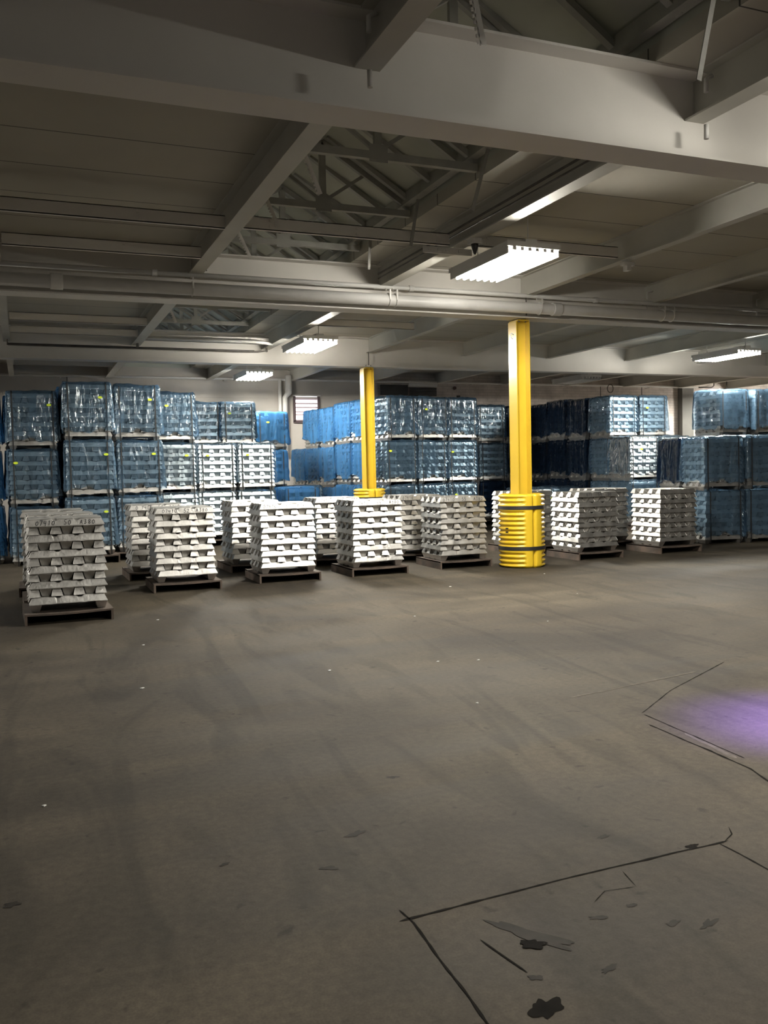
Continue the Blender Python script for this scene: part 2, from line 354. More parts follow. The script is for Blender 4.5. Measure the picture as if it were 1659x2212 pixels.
# ------------------------------------------------------------------ roof trusses and rafters in the monitor
def truss(y, label):
    t = thing('roof_truss', label, 'truss', (0, y, 0), 0, 'trusses in the roof monitor')
    z = 4.36
    MB().box(SX0+0.02, SX1-0.02, -0.03, 0.03, z-0.035, z+0.035).obj('bottom_chord', TRUSS, t)
    MB().box(RX-0.035, RX+0.035, -0.02, 0.02, z, RZ-0.02).obj('king_post', TRUSS, t)
    MB().bar((SX0+0.02, 0, EZ-0.03), (RX, 0, RZ-0.04), 0.05, 0.06).obj('rafter', TRUSS, t)
    MB().bar((SX1-0.02, 0, EZ-0.03), (RX, 0, RZ-0.04), 0.05, 0.06).obj('rafter', TRUSS, t)
    MB().bar((RX, 0.02, z+0.05), (RX-0.52, 0.02, 4.76), 0.035).obj('strut', TRUSS, t)
    MB().bar((RX, 0.02, z+0.05), (RX+0.52, 0.02, 4.76), 0.035).obj('strut', TRUSS, t)
    MB().box(RX-0.09, RX+0.09, -0.026, -0.018, z-0.06, z+0.10).obj('gusset_plate', TRUSS, t)
TY = [4.3, 6.05, 7.6, 9.2, 10.8, 12.3, 13.75, 15.3, 16.9, 18.5, 20.1, 21.7]
for i, y in enumerate(TY): truss(y, f'grey steel king post truss, {ORD[i+1]} along the roof monitor from the viewer')
y = 3.5
i = 0
while y < YW-0.3:
    for s, xe in ((-1, SX0+0.03), (1, SX1-0.03)):
        b = MB().bar((RX+0.03*s, y, RZ-0.015), (xe, y, EZ-0.005), 0.06, 0.05).obj('sloping_rafter', TRUSS)
        tag(b, f'grey angle rafter under the monitor roof, {"left" if s < 0 else "right"} slope, {ORD[i+1]} from the viewer', 'rafter', f'rafters on the {"left" if s < 0 else "right"} monitor slope')
    y += 0.62; i += 1
# longitudinal eave rails
for x, w_, t in ((SX1-0.07, 0.05, 'right'), (SX0+0.10, 0.05, 'left')):
    o = MB().box(x-w_, x+w_, YMIN, YW-0.06, 4.44, 4.50).box(x-w_, x-w_+0.02, YMIN, YW-0.06, 4.50, 4.56).obj('eave_rail', TRUSS)
    tag(o, f'long steel rail along the {t} eave of the roof monitor', 'rail')
# conduit runs along the joist web right of the well
tag(MB().tube([(4.50, 5.4, 4.12), (4.50, 8.3, 4.12), (4.50, 11.1, 4.12)], 0.012, 8).tube([(4.50, 5.4, 4.06), (4.50, 11.1, 4.06)], 0.009, 8).obj('conduit', DUSTY), 'pair of dark conduits along the joist beside the skylight', 'conduit')

# toothed window racks hanging in the well
def rack(a, b, label, teeth=True):
    a = Vector(a); b = Vector(b); L = (b-a).length; d = (b-a)/L
    side = d.cross(Vector((0, 1, 0))).normalized()
    m = MB(); m.bar(a, b, 0.035, 0.008, up=(0, 1, 0))
    if teeth:
        n = int(L/0.032)
        for k in range(n):
            p = a + d*(L*(k+0.5)/n) + side*(-0.022)
            m.bar(p-d*0.008, p+d*0.008, 0.018, 0.008, up=(0, 1, 0))
    m.bar(a + Vector((-0.02, 0, 0)), (a.x, a.y, (EZ+0.04 if a.x > 3.6 else EZ+0.62*(a.x-2.02)/1.08+0.01) if a.y > 3 else EZ), 0.02, 0.02)
    tag(m.obj('window_rack', STEEL if teeth else TRUSS), label, 'rack', 'skylight opener racks')
W = 'white toothed opener rack hanging in the skylight well'
rack((2.25, 7.3, 4.34), (2.44, 7.3, 3.87), W+', nearest above the channel')
rack((2.33, 8.9, 4.44), (2.50, 8.85, 3.99), W+', touching the crossing channel')
rack((2.45, 10.5, 4.40), (2.61, 10.5, 4.06), W+', beyond the crossing channel')
rack((2.08, 4.0, 4.28), (2.22, 4.0, 3.62), W+', in front of the nearest girder')
rack((2.3, 15.2, 4.42), (2.46, 15.2, 4.05), W+', in the far well')
W = 'thin grey stay hanging from the right eave of the skylight'
rack((4.09, 7.3, 4.46), (3.91, 7.3, 3.86), W+', nearest of the bay', False)
rack((4.10, 8.9, 4.46), (4.00, 8.9, 3.93), W+', meeting the crossing channel', False)
rack((4.12, 10.4, 4.46), (4.13, 10.5, 4.03), W+', by the pipes', False)
rack((3.92, 4.2, 4.40), (3.77, 4.2, 3.75), W+', before the nearest girder', False)
rack((4.10, 6.1, 4.46), (4.02, 6.1, 4.05), W+', just behind the nearest girder', False)

# ------------------------------------------------------------------ pipes
def pipe(name, label, pts, r, mat, couplings=(), seg=20, cr=1.18, cl=0.07):
    t = thing(name, label, 'pipe')
    MB().tube(pts, r, seg).obj('pipe_run', mat, t)
    for x in couplings:
        p = pts[0]
        MB().tube([(x-cl, p[1], p[2]), (x-cl+0.012, p[1], p[2]), (x+cl-0.012, p[1], p[2]), (x+cl, p[1], p[2])], [r*cr, r*cr*1.02, r*cr*1.02, r*cr], seg).obj('coupling', mat, t)
    return t
pipe('large_pipe', 'thick grey pipe running along the middle girder', [(XMIN, 11.02, 3.765), (XMAX-0.1, 11.02, 3.765)], 0.078, PIPE, (0.42, 7.25), 24)
pipe('slim_pipe', 'thinner grey pipe above the thick pipe on the middle girder', [(XMIN, 11.10, 3.955), (XMAX-0.1, 11.10, 3.955)], 0.030, PIPE, (1.55, 4.98, 8.0), 14, 1.35, 0.035)
# pipe hangers: strap loop and rod to the girder/joist
def hanger(x, y=11.02, z=3.765, r=0.085, label=''):
    t = thing('pipe_hanger', label, 'hanger', (x, y, z), 0, 'pipe hangers on the middle girder')
    b = MB(); n = 18
    pts = [(0, math.sin(a)*r, math.cos(a)*r) for a in [2*PI*k/n for k in range(n+1)]]
    for p, q in zip(pts, pts[1:]): b.bar(p, q, 0.022, 0.005, up=(1, 0, 0))
    b.obj('strap_loop', WHITE, t)
    MB().box(-0.011, 0.011, -r-0.006, -r, -0.01, 0.13).box(-0.011, 0.011, -r, 0.04, 0.125, 0.131).obj('bracket', WHITE, t)
    MB().tube([(0, 0.06, 0.13), (0, 0.06, 0.40)], 0.007, 8).obj('rod', WHITE, t)
for i, x in enumerate((1.99, 4.60, 4.70, 6.96, 9.15, 9.33, -3.0, 11.5)):
    hanger(x, label=f'white strap hanger round the thick pipe, {["below the left joist", "left one of a close pair", "right one of a close pair", "near the front yellow column", "left one of the right-hand pair", "right one of the right-hand pair", "far left", "far right"][i]}')
tag(MB().tube([(-0.2, 17.2, 3.87), (4.35, 17.2, 3.87), (4.55, 17.2, 3.90)], 0.014, 8).tube([(-0.2, 17.25, 3.90), (4.3, 17.25, 3.90)], 0.010, 8).box(2.03, 2.07, 17.19, 17.27, 3.87, 3.968).box(-0.22, -0.20, 17.19, 17.27, 3.87, 3.968).box(4.53, 4.56, 17.19, 17.24, 3.88, 3.968).obj('conduit', DUSTY), 'thin dark conduits along the far girder under the skylight', 'conduit')
tag(MB().tube([(2.1, 16.75, 4.0), (4.2, 16.75, 4.0), (4.55, 16.75, 3.97)], 0.03, 10).obj('branch_pipe', PIPE), 'grey branch pipe crossing the far skylight well', 'pipe')
wp = pipe('wall_pipe', 'white sprinkler pipe running along the back wall', [(XMIN, 23.38, 3.99), (20.9, 23.38, 3.99)], 0.032, PIPE, (), 12)
for x in (0.9, 5.0, 9.2, 12.4, 16.1, 18.9): MB().box(x-0.012, x+0.012, 23.36, YW-0.03, 3.94, 3.96).obj('bracket', PIPE, wp)
tag(MB().tube([(6.5, 23.35, 3.99), (6.5, 23.35, 3.3), (6.46, 23.35, 2.0)], 0.05, 12).obj('riser_pipe', PIPE), 'slim vertical riser pipe on the back wall left of the slatted window', 'pipe')
tag(MB().tube([(6.74, 23.3, 4.1), (6.73, 23.3, 3.62), (6.62, 23.3, 3.5), (6.62, 23.3, 2.0)], [0.09, 0.09, 0.07, 0.07], 14).obj('riser_pipe', PIPE), 'fat stepped riser pipe next to the slatted window', 'pipe')
for x, b_ in ((1.05, 0), (17.0, 1), (18.6, 1)):
    tag(MB().tube([(x, 23.38, 3.96), (x, 23.38, 3.3)], 0.012, 8).obj('drop_pipe', DUSTY), f'thin pipe dropping from the wall pipe, {"above the left stacks" if not b_ else "above the right stacks, left one" if x < 18 else "above the right stacks, right one"}', 'pipe')
t = MB()
for k in range(20):
    a, b = [2*PI*q/20 for q in (k, k+1)]
    t.bar((17.35+0.11*math.cos(a), 23.35, 3.90+0.13*math.sin(a)), (17.35+0.11*math.cos(b), 23.35, 3.90+0.13*math.sin(b)), 0.02)
tag(t.obj('hose_ring', DUSTY), 'thin round loop hanging below the wall pipe', 'ring')
tag(MB().tube([(21.6, 23.4, 4.25), (21.6, 23.4, 4.06), (21.5, 23.4, 4.0), (20.9, 23.4, 3.99)], 0.02, 8).obj('bent_pipe', DUSTY), 'dark bent pipe by the right end of the wall pipe', 'pipe')
tag(MB().tube([(22.15, 23.4, 4.25), (22.15, 23.4, 3.95)], 0.02, 8).obj('drop_pipe', DUSTY), 'short drop pipe at the far right of the back wall', 'pipe')
# wall pier
tag(MB().box(20.25, 20.72, YW-0.22, YW, 0, DZ).obj('wall_column', pmat('pier_grey', (0.14, 0.14, 0.13), 0.7)), 'dark grey steel pier against the back wall above the right stacks', 'column', kind='structure')

# electrical things on the back wall
t = thing('wall_vent', 'dark louvred vent high on the back wall behind the far yellow column', 'vent', (9.95, YW-0.05, 3.82))
MB().box(-0.42, 0.42, -0.06, 0.0, -0.20, 0.10).obj('vent_box', DARKM, t)
t = thing('wall_vent', 'white topped heater vent with dark grille on the back wall', 'vent', (10.85, YW-0.05, 3.75))
MB().box(-0.46, 0.46, -0.08, 0.0, 0.12, 0.30).obj('housing', WHITE, t)
g = MB()
for k in range(8): g.box(-0.40, 0.44, -0.07, -0.01, -0.15+k*0.032, -0.128+k*0.032)
g.obj('grille', DARKM, t)
tag(MB().box(12.0, 12.10, YW-0.05, YW, 3.55, 3.64).obj('junction_box', DARKM), 'small dark square box on the brick wall', 'box')
tag(MB().tube([(11.93, YW-0.05, 3.86), (11.93, YW, 3.86)], 0.05, 12).obj('round_plug', pmat('plug_brown', (0.14, 0.09, 0.08), 0.7)), 'small brown round plug on the brick wall', 'plug')
# slatted window
t = thing('window_1', 'bright slatted window in the back wall', 'window', (7.30, YW-0.05, 3.22)); t['kind'] = 'structure'
MB().box(-0.38, -0.32, -0.06, 0.02, -0.36, 0.36).box(0.32, 0.38, -0.06, 0.02, -0.36, 0.36).box(-0.38, 0.38, -0.06, 0.02, -0.40, -0.33).obj('window_frame', pmat('frame_brown', (0.10, 0.07, 0.075), 0.7), t)
MB().box(-0.40, 0.40, -0.08, 0.02, 0.335, 0.37).obj('window_head', WHITE, t)
MB().box(-0.33, 0.33, -0.005, 0.0, -0.34, 0.34).obj('window_pane', DAY, t)
g = MB()
for z in (0.26, 0.14, 0.03, -0.09): g.box(-0.32, 0.32, -0.05, -0.03, z-0.018, z+0.018)
g.box(-0.32, 0.32, -0.05, -0.02, -0.19, -0.15).box(-0.32, 0.32, -0.05, -0.02, -0.335, -0.30).box(-0.11, -0.07, -0.055, -0.02, -0.28, -0.14)
g.obj('window_slats', SLAT, t)

# ------------------------------------------------------------------ fluorescent fixtures
def fixture(x, y, z, lit, label, power=1.0):
    t = thing('fluorescent_light', label, 'ceiling light', (x, y, z), 0, 'fluorescent strip fixtures under the roof')
    h = MB(); h.box(-0.30, 0.30, -0.66, 0.66, 0.05, 0.058).box(-0.305, -0.299, -0.66, 0.66, -0.072, 0.058).box(0.299, 0.305, -0.66, 0.66, -0.072, 0.058)
    for k in range(5): xx = -0.18+k*0.09; h.prism([(xx-0.012, 0.05), (xx, 0.0), (xx+0.012, 0.05)], 1, -0.64, 0.64)
    h.box(-0.07, 0.07, -0.62, 0.62, 0.058, 0.10).obj('reflector', WHITE, t)
    for s in (-1, 1):
        e = MB(); e.box(-0.32, 0.32, s*0.66-0.012, s*0.66+0.012, 0.0, 0.055)
        for k in range(6): e.box(-0.245+k*0.09, -0.205+k*0.09, s*0.648-0.012, s*0.648+0.012, -0.034, 0.03)
        e.obj('lamp_holder', WHITE, t)
    for k in range(6):
        xx = -0.225+k*0.09
        MB().tube([(xx, -0.64, -0.055), (xx, 0.64, -0.055)], 0.016, 10).obj('tube', tube_mat(power) if lit else TUBE_OFF, t)
    for s in (-0.55, 0.55): MB().tube([(0, s, 0.09), (0, s, DZ-z)], 0.006, 6).obj('hanger_rod', WHITE, t)
    return t
fixture(4.96, 8.60, 3.75, True, 'blazing fluorescent fixture nearest above the stacks')
fixture(4.78, 15.15, 3.75, True, 'lit fluorescent fixture left of the far yellow column', 0.9)
fixture(4.98, 20.20, 3.75, True, 'lit fluorescent fixture furthest away near the slatted window', 0.8)
fixture(13.75, 14.55, 3.75, True, 'lit fluorescent fixture near the right edge', 1.0)
fixture(13.55, 19.70, 3.75, False, 'unlit fluorescent fixture before the brick wall')
fixture(5.05, 2.40, 3.75, True, 'lit fluorescent fixture outside the picture to the right of the viewer', 0.80)
fixture(22.4, 14.5, 3.75, True, 'lit fluorescent fixture beyond the right picture edge', 0.8)
fixture(22.7, 20.2, 3.75, True, 'lit fluorescent fixture beyond the right edge near the brick wall', 1.8)
fixture(-4.6, 14.6, 3.75, True, 'lit fluorescent fixture outside the picture at far left', 0.6)
# fixture cable plug and bracket by the nearest lamp
t = thing('power_box', 'white junction box with plug beside the nearest lamp', 'box', (4.60, 8.55, 3.93))
MB().box(-0.06, 0.06, -0.06, 0.06, -0.02, 0.04).obj('box_body', WHITE, t)
MB().tube([(0, 0, -0.02), (0, 0, -0.06), (0, 0, -0.13)], [0.04, 0.035, 0.012], 12).obj('plug', DARKM, t)
t = MB().box(4.15, 4.75, 8.90, 8.92, 3.875, 3.945)
for x in (4.22, 4.34, 4.44, 4.60): t.box(x-0.02, x+0.02, 8.88, 8.90, 3.895, 3.925)
tag(t.obj('mounting_bracket', WHITE), 'white bolted bracket left of the nearest lamp', 'bracket')
tag(MB().box(6.80, 6.95, 8.85, 8.93, 3.90, 3.94).box(6.84, 6.90, 8.85, 8.93, 3.84, 3.90).obj('beam_clamp', WHITE), 'white beam clamp at the right end of the lamp channel', 'clamp')
tag(MB().tube([(2.105, 10.95, 4.28), (2.16, 10.95, 3.98)], 0.006, 6).obj('hanging_cable', DUSTY), 'thin cable dropping beside the left joist', 'cable')
for i, x in enumerate((9.02, 11.22)):
    tag(MB().tube([(x+0.10, 11.15, 4.16), (x-0.03, 11.15, 4.13), (x-0.03, 11.15, 4.03)], 0.010, 6).tube([(x-0.03, 11.15, 3.95), (x-0.03, 11.15, 3.82)], 0.012, 6).obj('angled_conduit', WHITE), f'short white angled conduit at the joist end, {"left" if i == 0 else "right"} one', 'conduit')
for i, (x, y) in enumerate(((2.15, 4.95), (4.68, 4.95))):
    tag(MB().tube([(x+0.13-0.25, y, 4.20), (x-0.17, y, 4.17), (x-0.17, y, 4.08)], 0.017, 8).tube([(x-0.17, y, 3.86), (x-0.17, y, 3.76)], 0.017, 8).obj('angled_conduit', WHITE), f'thick white angled conduit on the nearest girder, {"left" if i == 0 else "right"} one', 'conduit')

# violet light falling on the floor from a truck lamp outside the frame
L = bpy.data.lights.new('violet_spot', 'SPOT'); L.energy = 2000; L.color = (0.25, 0.11, 1.0); L.spot_size = math.radians(40); L.spot_blend = 1.0; L.shadow_soft_size = 0.1
lo = bpy.data.objects.new('violet_spot', L); COL.objects.link(lo); lo.location = (4.9, 3.6, 2.1)
lo.rotation_euler = (Vector((4.15, 3.70, 0))-Vector((4.9, 3.6, 2.1))).to_track_quat('-Z', 'Y').to_euler()

# ------------------------------------------------------------------ yellow columns and protectors
def steel_column(x, y, label):
    t = thing('support_column', label, 'column', (x, y, 0), 0, 'yellow steel columns')
    w = 0.115
    MB().box(-w, -w+0.014, -w, w, 0.02, GB-0.03).box(w-0.014, w, -w, w, 0.02, GB-0.03).box(-w+0.014, w-0.014, -0.006, 0.006, 0.02, GB-0.03).obj('shaft', YELC, t)
    MB().box(-0.09, 0.10, -0.13, 0.13, GB-0.03, GB-0.012).obj('cap_plate', YELC, t)
    MB().box(-0.17, 0.17, -0.17, 0.17, 0, 0.02).obj('base_plate', DARKM, t)
    c = MB()
    for sx, sy in ((-0.05, -0.09), (0.06, -0.09)): c.tube([(sx, sy, GB-0.045), (sx, sy, GB+0.04)], 0.012, 8)
    c.obj('bolts', DUSTY, t)
    return t
def protector(x, y, rz, label, H=1.09, R=0.345):
    """two ribbed half shells strapped round the column"""
    t = thing('column_protector', label, 'column guard', (x, y, 0), rz, 'yellow column guards')
    nz, na = 96, 44
    for s in (0, 1):
        bm = bmesh.new(); rows = []
        for i in range(nz+1):
            z = H*i/nz; row = []
            zz = (z-0.03)/(H-0.06)
            edge = min(z, H-z)
            for j in range(na+1):
                u = j/na; a = s*PI + u*PI
                seam = min(u, 1-u)*PI            # angle from the seam
                k = max(0.0, min(1.0, (seam-0.42)/0.10)); k = k*k*(3-2*k)
                band = 1.0
                for zb in (0.265, 0.815):
                    if abs(z-zb*H/1.0) < 0.045: band = 0.0
                rib = 0.5-0.5*math.cos(2*PI*zz*15)
                r = R - 0.030*rib**1.5*k*band
                if seam < 0.10: r -= 0.05*(1-seam/0.10)**2
                if edge < 0.035: r -= 0.030*(1-edge/0.035)**2
                row.append(bm.verts.new((r*math.cos(a), r*math.sin(a), z)))
            rows.append(row)
        for i in range(nz):
            for j in range(na):
                f = bm.faces.new((rows[i][j], rows[i][j+1], rows[i+1][j+1], rows[i+1][j])); f.smooth = True
        inner = [bm.verts.new((0.17*math.cos(s*PI+j/na*PI), 0.17*math.sin(s*PI+j/na*PI), H-0.004)) for j in range(na+1)]
        for j in range(na): bm.faces.new((rows[nz][j], rows[nz][j+1], inner[j+1], inner[j]))
        low = [bm.verts.new((0.17*math.cos(s*PI+j/na*PI), 0.17*math.sin(s*PI+j/na*PI), 0.0)) for j in range(na+1)]
        mb = MB(); mb.bm.free(); mb.bm = bm
        mb.obj('half_shell', YEL, t)
    for zb in (0.265, 0.815):
        b = MB(); n = 64; zc = zb*H
        for k in range(n):
            a0, a1 = 2*PI*k/n, 2*PI*(k+1)/n
            r = R+0.003
            b.bar((r*math.cos(a0), r*math.sin(a0), zc), (r*math.cos(a1), r*math.sin(a1), zc), 0.008, 0.052, up=(0, 0, 1))
        b.obj('strap', BLACK, t)
    # small two-line moulded text block, dark
    lab = MB()
    for row in (0, 1):
        for k in range(6):
            a = PI+0.30+k*0.020-rz*0
            a = -rz + math.radians(197) + k*0.024
            r = R+0.001; zc = 0.585-row*0.055
            lab.box(-0.003, 0.003, -0.003, 0.003, 0.583-row*0.055, 0.587-row*0.055)
            p = Vector((r*math.cos(a), r*math.sin(a), zc)); q = Vector((r*math.cos(a+0.017), r*math.sin(a+0.017), zc))
            lab.bar(p+Vector((0, 0, 0.008)), q+Vector((0, 0, 0.008)), 0.003, 0.006); lab.bar(p-Vector((0, 0, 0.008)), q-Vector((0, 0, 0.008)), 0.003, 0.006)
            lab.bar(p+Vector((0, 0, 0.01)), p-Vector((0, 0, 0.01)), 0.003, 0.006)
    lab.obj('moulded_text', INK, t)
    return t
steel_column(6.86, 11.42, 'yellow painted steel column carrying the middle girder, nearest one')
steel_column(6.80, 17.55, 'yellow painted steel column carrying the far girder')
o = MB().tube([(6.70, 11.30, 3.42), (6.66, 11.30, 3.44), (6.64, 11.30, 3.41), (6.66, 11.30, 3.37), (6.68, 11.30, 3.36)], 0.006, 6).obj('wire_hook', PIPE)
tag(o, 'small white wire hook on the nearest yellow column', 'hook')
SEAM = math.radians(270-31+33)
protector(6.86, 11.42, SEAM, 'ribbed yellow column guard with two black straps around the nearest column')
protector(6.80, 17.55, SEAM, 'ribbed yellow column guard around the far column, partly hidden by ingots')
for i, (x, y) in enumerate(((6.86, 11.19), (6.80, 17.39))):
    tag(MB().box(x-0.02, x-0.005, y-0.01, y, GB+0.03, JB-0.005).obj('stiffener_rod', DUSTY), f'thin dark stiffener between girder flange and joist above the {"nearest" if i == 0 else "far"} column', 'rod')

# ------------------------------------------------------------------ ingots
ING_L, ING_H, PITCH = 0.76, 0.0765, 0.0795
def ingot_bm(seed, flip=False):
    r = random.Random(seed); bm = bmesh.new()
    # stations: (x at the base, x at the top, height factor, width factor)
    st = [(-0.380, -0.346, 1, 1), (-0.19, -0.175, 1, 1), (-0.145, -0.140, 1.0, 1), (-0.118, -0.118, .80, 1), (-0.092, -0.092, .80, 1), (-0.065, -0.070, 1, 1),
          (0.065, 0.070, 1, 1), (0.092, 0.092, .80, 1), (0.118, 0.118, .80, 1), (0.145, 0.140, 1, 1), (0.19, 0.175, 1, 1), (0.380, 0.346, 1, 1)]
    rows = []
    for xb, xt, hf, wf in st:
        j = lambda s: r.uniform(-s, s)
        H = ING_H*hf; wb = 0.0575; wt = 0.039 if hf == 1 else 0.043
        prof = [(-wb, 0.0, xb), (wb, 0.0, xb), (wb, 0.008, xb), (wt+0.001, H-0.007, xt+(xb-xt)*0.1), (wt-0.005, H, xt), (-wt+0.005, H, xt), (-wt-0.001, H-0.007, xt+(xb-xt)*0.1), (-wb, 0.008, xb)]
        rows.append([bm.verts.new((x+j(.0012), y+j(.001), max(0, z+(j(.0010) if z > 0.001 else 0)))) for y, z, x in prof])
    for a, b in zip(rows, rows[1:]):
        for k in range(8): bm.faces.new((a[k], a[(k+1) % 8], b[(k+1) % 8], b[k]))
    bm.faces.new(rows[0][::-1]); bm.faces.new(rows[-1])
    if flip:
        for v in bm.verts: v.co = (v.co.x*(0.955-0.03*(v.co.z/ING_H)), -v.co.y, ING_H-v.co.z)
    bmesh.ops.recalc_face_normals(bm, faces=bm.faces)
    return bm
def ingot_mesh(seed, flip):
    bm = ingot_bm(seed, flip); me = bpy.data.meshes.new('ingot'); bm.to_mesh(me); bm.free(); me.materials.append(ALU); return me
UPM = [ingot_mesh(s, False) for s in range(4)]; DNM = [ingot_mesh(s+50, True) for s in range(4)]
IP = (0.76-0.115)/6

# handwriting: single-stroke glyphs in a unit box
GL = {'0': [[(.5, 1), (.15, .75), (.1, .3), (.45, 0), (.85, .3), (.85, .75), (.5, 1)]], '1': [[(.3, .8), (.55, 1), (.5, 0)]],
      '2': [[(.1, .8), (.45, 1), (.8, .8), (.6, .45), (.05, .05), (.9, .02)]], '3': [[(.15, .95), (.8, .95), (.45, .58), (.85, .35), (.6, .02), (.1, .08)]],
      '4': [[(.2, 1), (.1, .45), (.85, .5)], [(.75, 1), (.65, -.05)]], '5': [[(.85, 1), (.25, .97), (.15, .55), (.7, .55), (.8, .2), (.5, 0), (.05, .08)]],
      '7': [[(.1, .97), (.9, 1), (.4, 0)]], '8': [[(.5, .5), (.15, .75), (.5, 1), (.85, .78), (.5, .5), (.15, .2), (.5, 0), (.85, .22), (.5, .5)]],
      'A': [[(.05, 0), (.45, 1), (.9, 0)], [(.2, .4), (.75, .42)]], '|': [[(.5, 1.15), (.45, -.1)]], ' ': [], '.': [[(.4, .02), (.5, .05)]],
      'N': [[(.1, 0), (.15, 1), (.8, 0), (.85, 1)]], 'C': [[(.85, .85), (.4, 1), (.1, .5), (.4, 0), (.85, .12)]], 'H': [[(.1, 0), (.1, 1)], [(.85, 0), (.8, 1)], [(.1, .5), (.85, .5)]]}
def handwriting(text, width, seed, hgt=0.046, x0=None, thick=0.0056):
    """ribbons of marker lying on an ingot's sloping long side (the side facing -y)"""
    r = random.Random(seed); b = MB(); n = len(text); cw = width/n
    x = -width/2 if x0 is None else x0
    slope = math.atan2(0.0185, 0.0685)
    def P(u, v):
        return Vector((u, -0.0575+0.0045+v*math.sin(slope)-0.0022-0.0022, 0.014+v*math.cos(slope)))
    for ch in text:
        jy, sc_ = r.uniform(-0.002, 0.003), r.uniform(0.9, 1.1)
        for st in GL.get(ch, []):
            q = [P(x+(px+0.18*py+r.uniform(-.03, .03))*cw*0.74, (py+r.uniform(-.03, .03))*hgt*sc_+jy) for px, py in st]
            for a, c in zip(q, q[1:]): b.bar(a, c+(c-a).normalized()*0.001, thick, 0.001, up=(0, -1, 0.26))
        x += cw
    return b

# front stacks: (name words, front-left corner X, Y, rotation deg, text, behind?)
STACKS = [
    ('at the far left', -0.015, 9.56, 0.8, '|07410  50  A380|', 0),
    ('second from the left', 1.49, 11.36, -0.5, ' 07410  52  A380|', 0),
    ('left of centre', 2.90, 11.56, -1.5, '07410   53  A380 ', 0),
    ('before the far column', 4.22, 11.57, 0.3, '07410   54   A380', 0),
    ('left of the guard', 5.66, 11.72, -1.5, '07410   55   A380', 0),
    ('right of the guard', 8.02, 11.64, 1.0, '   071   54   50  ', 0),
    ('at the far right', 9.70, 11.75, -0.5, '', 0),
    ('second in the far left line', -0.02, 10.66, 1.5, '07410   50   A380', 1),
    ('last in the far left line', -0.08, 11.88, -1.0, '', 1),
    ('second from left at the back', 1.35, 12.84, 0.8, ' 0 7410  51  A380', 1),
    ('at the back left of centre', 2.83, 13.05, 0.5, '07410   56   A380', 1),
    ('at the back below far column', 4.17, 13.11, -0.6, '07410   57   A380', 1),
    ('behind the one left of guard', 5.55, 13.02, 0.0, '07410 | 58   A380', 1),
    ('hidden behind the guard', 7.74, 13.10, 2.0, '', 1),
    ('at the back right half', 9.36, 13.10, 1.0, '', 1),
]
# which ingots are kept as single objects: stack index -> hex masks per layer (bit i = i-th ingot); filled from how large they show
#KEEP_BEGIN
KEEP = {0: [3, 1, 127, 1, 127, 1, 127, 1, 127, 1, 127, 47],
        1: [3, 1, 127, 1, 127, 1, 127, 1, 127, 1, 127, 1],
        2: [3, 1, 127, 1, 127, 1, 127, 1, 127, 1, 127, 1],
        3: [3, 1, 93, 1, 87, 1, 95, 1, 127, 1, 127, 5],
        4: [3, 1, 85, 1, 21, 1, 93, 1, 117, 1, 93, 1],
        5: [3, 1, 1, 1, 1, 1, 17, 1, 17, 1, 69, 65],
        6: [3, 1, 1, 1, 1, 1, 1, 1, 1, 1, 1, 1],
        7: [0, 0, 0, 0, 0, 0, 0, 0, 0, 0, 0, 11],
        8: [0, 0, 0, 0, 0, 0, 0, 0, 0, 0, 0, 3],
        9: [1, 1, 3, 1, 3, 1, 3, 1, 3, 1, 3, 1],
        10: [1, 1, 1, 1, 3, 1, 3, 1, 1, 1, 3, 1],
        11: [1, 1, 1, 1, 5, 1, 5, 1, 5, 1, 5, 1],
        12: [0, 1, 0, 1, 0, 1, 0, 1, 0, 1, 0, 1],
        13: [0, 0, 0, 0, 0, 0, 0, 0, 0, 0, 0, 1],
        14: [2, 1, 0, 1, 0, 1, 0, 1, 0, 1, 0, 1]}
#KEEP_END
PAL_H = 0.115
def stack_ingots(si):
    """yield (layer, index, flip, world matrix); layer 0 are the two feet"""
    words, X, Y, rot, txt, back = STACKS[si]
    r = random.Random(100+si)
    R = math.radians(rot); c, s = math.cos(R), math.sin(R)
    cx = X + 0.38*c - 0.38*s; cy = Y + 0.38*s + 0.38*c
    base = Matrix.Translation((cx, cy, PAL_H)) @ Matrix.Rotation(R, 4, 'Z')
    for k, x in enumerate((-0.32, 0.32)):
        yield 0, k, True, base @ Matrix.Translation((x, 0, 0)) @ Matrix.Rotation(PI/2, 4, 'Z')
    for L in range(1, 12):
        ox, oy, oa = r.uniform(-.008, .008), r.uniform(-.008, .008), math.radians(r.uniform(-.9, .9))
        lay = base @ Matrix.Translation((ox, oy, 0.0775+(L-1)*PITCH)) @ Matrix.Rotation(oa, 4, 'Z')
        if L % 2 == 0: lay = lay @ Matrix.Rotation(PI/2, 4, 'Z')
        for i in range(7):
            q = -0.3225 + i*IP
            if L % 2 == 0: q = -q
            yield L, i, i % 2 == 1, lay @ Matrix.Translation((r.uniform(-.009, .009), q, 0)) 
def ingot_label(si, L, i):
    w = STACKS[si][0]
    if L == 0: return f'aluminium foot ingot under the {"left" if i == 0 else "right"} side of the stack {w}'
    row = 'top row' if L == 11 else ('bottom row' if L == 1 else f'{ORD[12-L]} row down')
    if L % 2: pos = 'front ingot lying sideways' if i == 0 else f'ingot lying sideways, {ORD[i+1]} from front'
    else: pos = f'silver ingot end, {ORD[i+1]} from left'
    return f'{pos}, {row}, stack {w}'
rest = bmesh.new()
count = 0
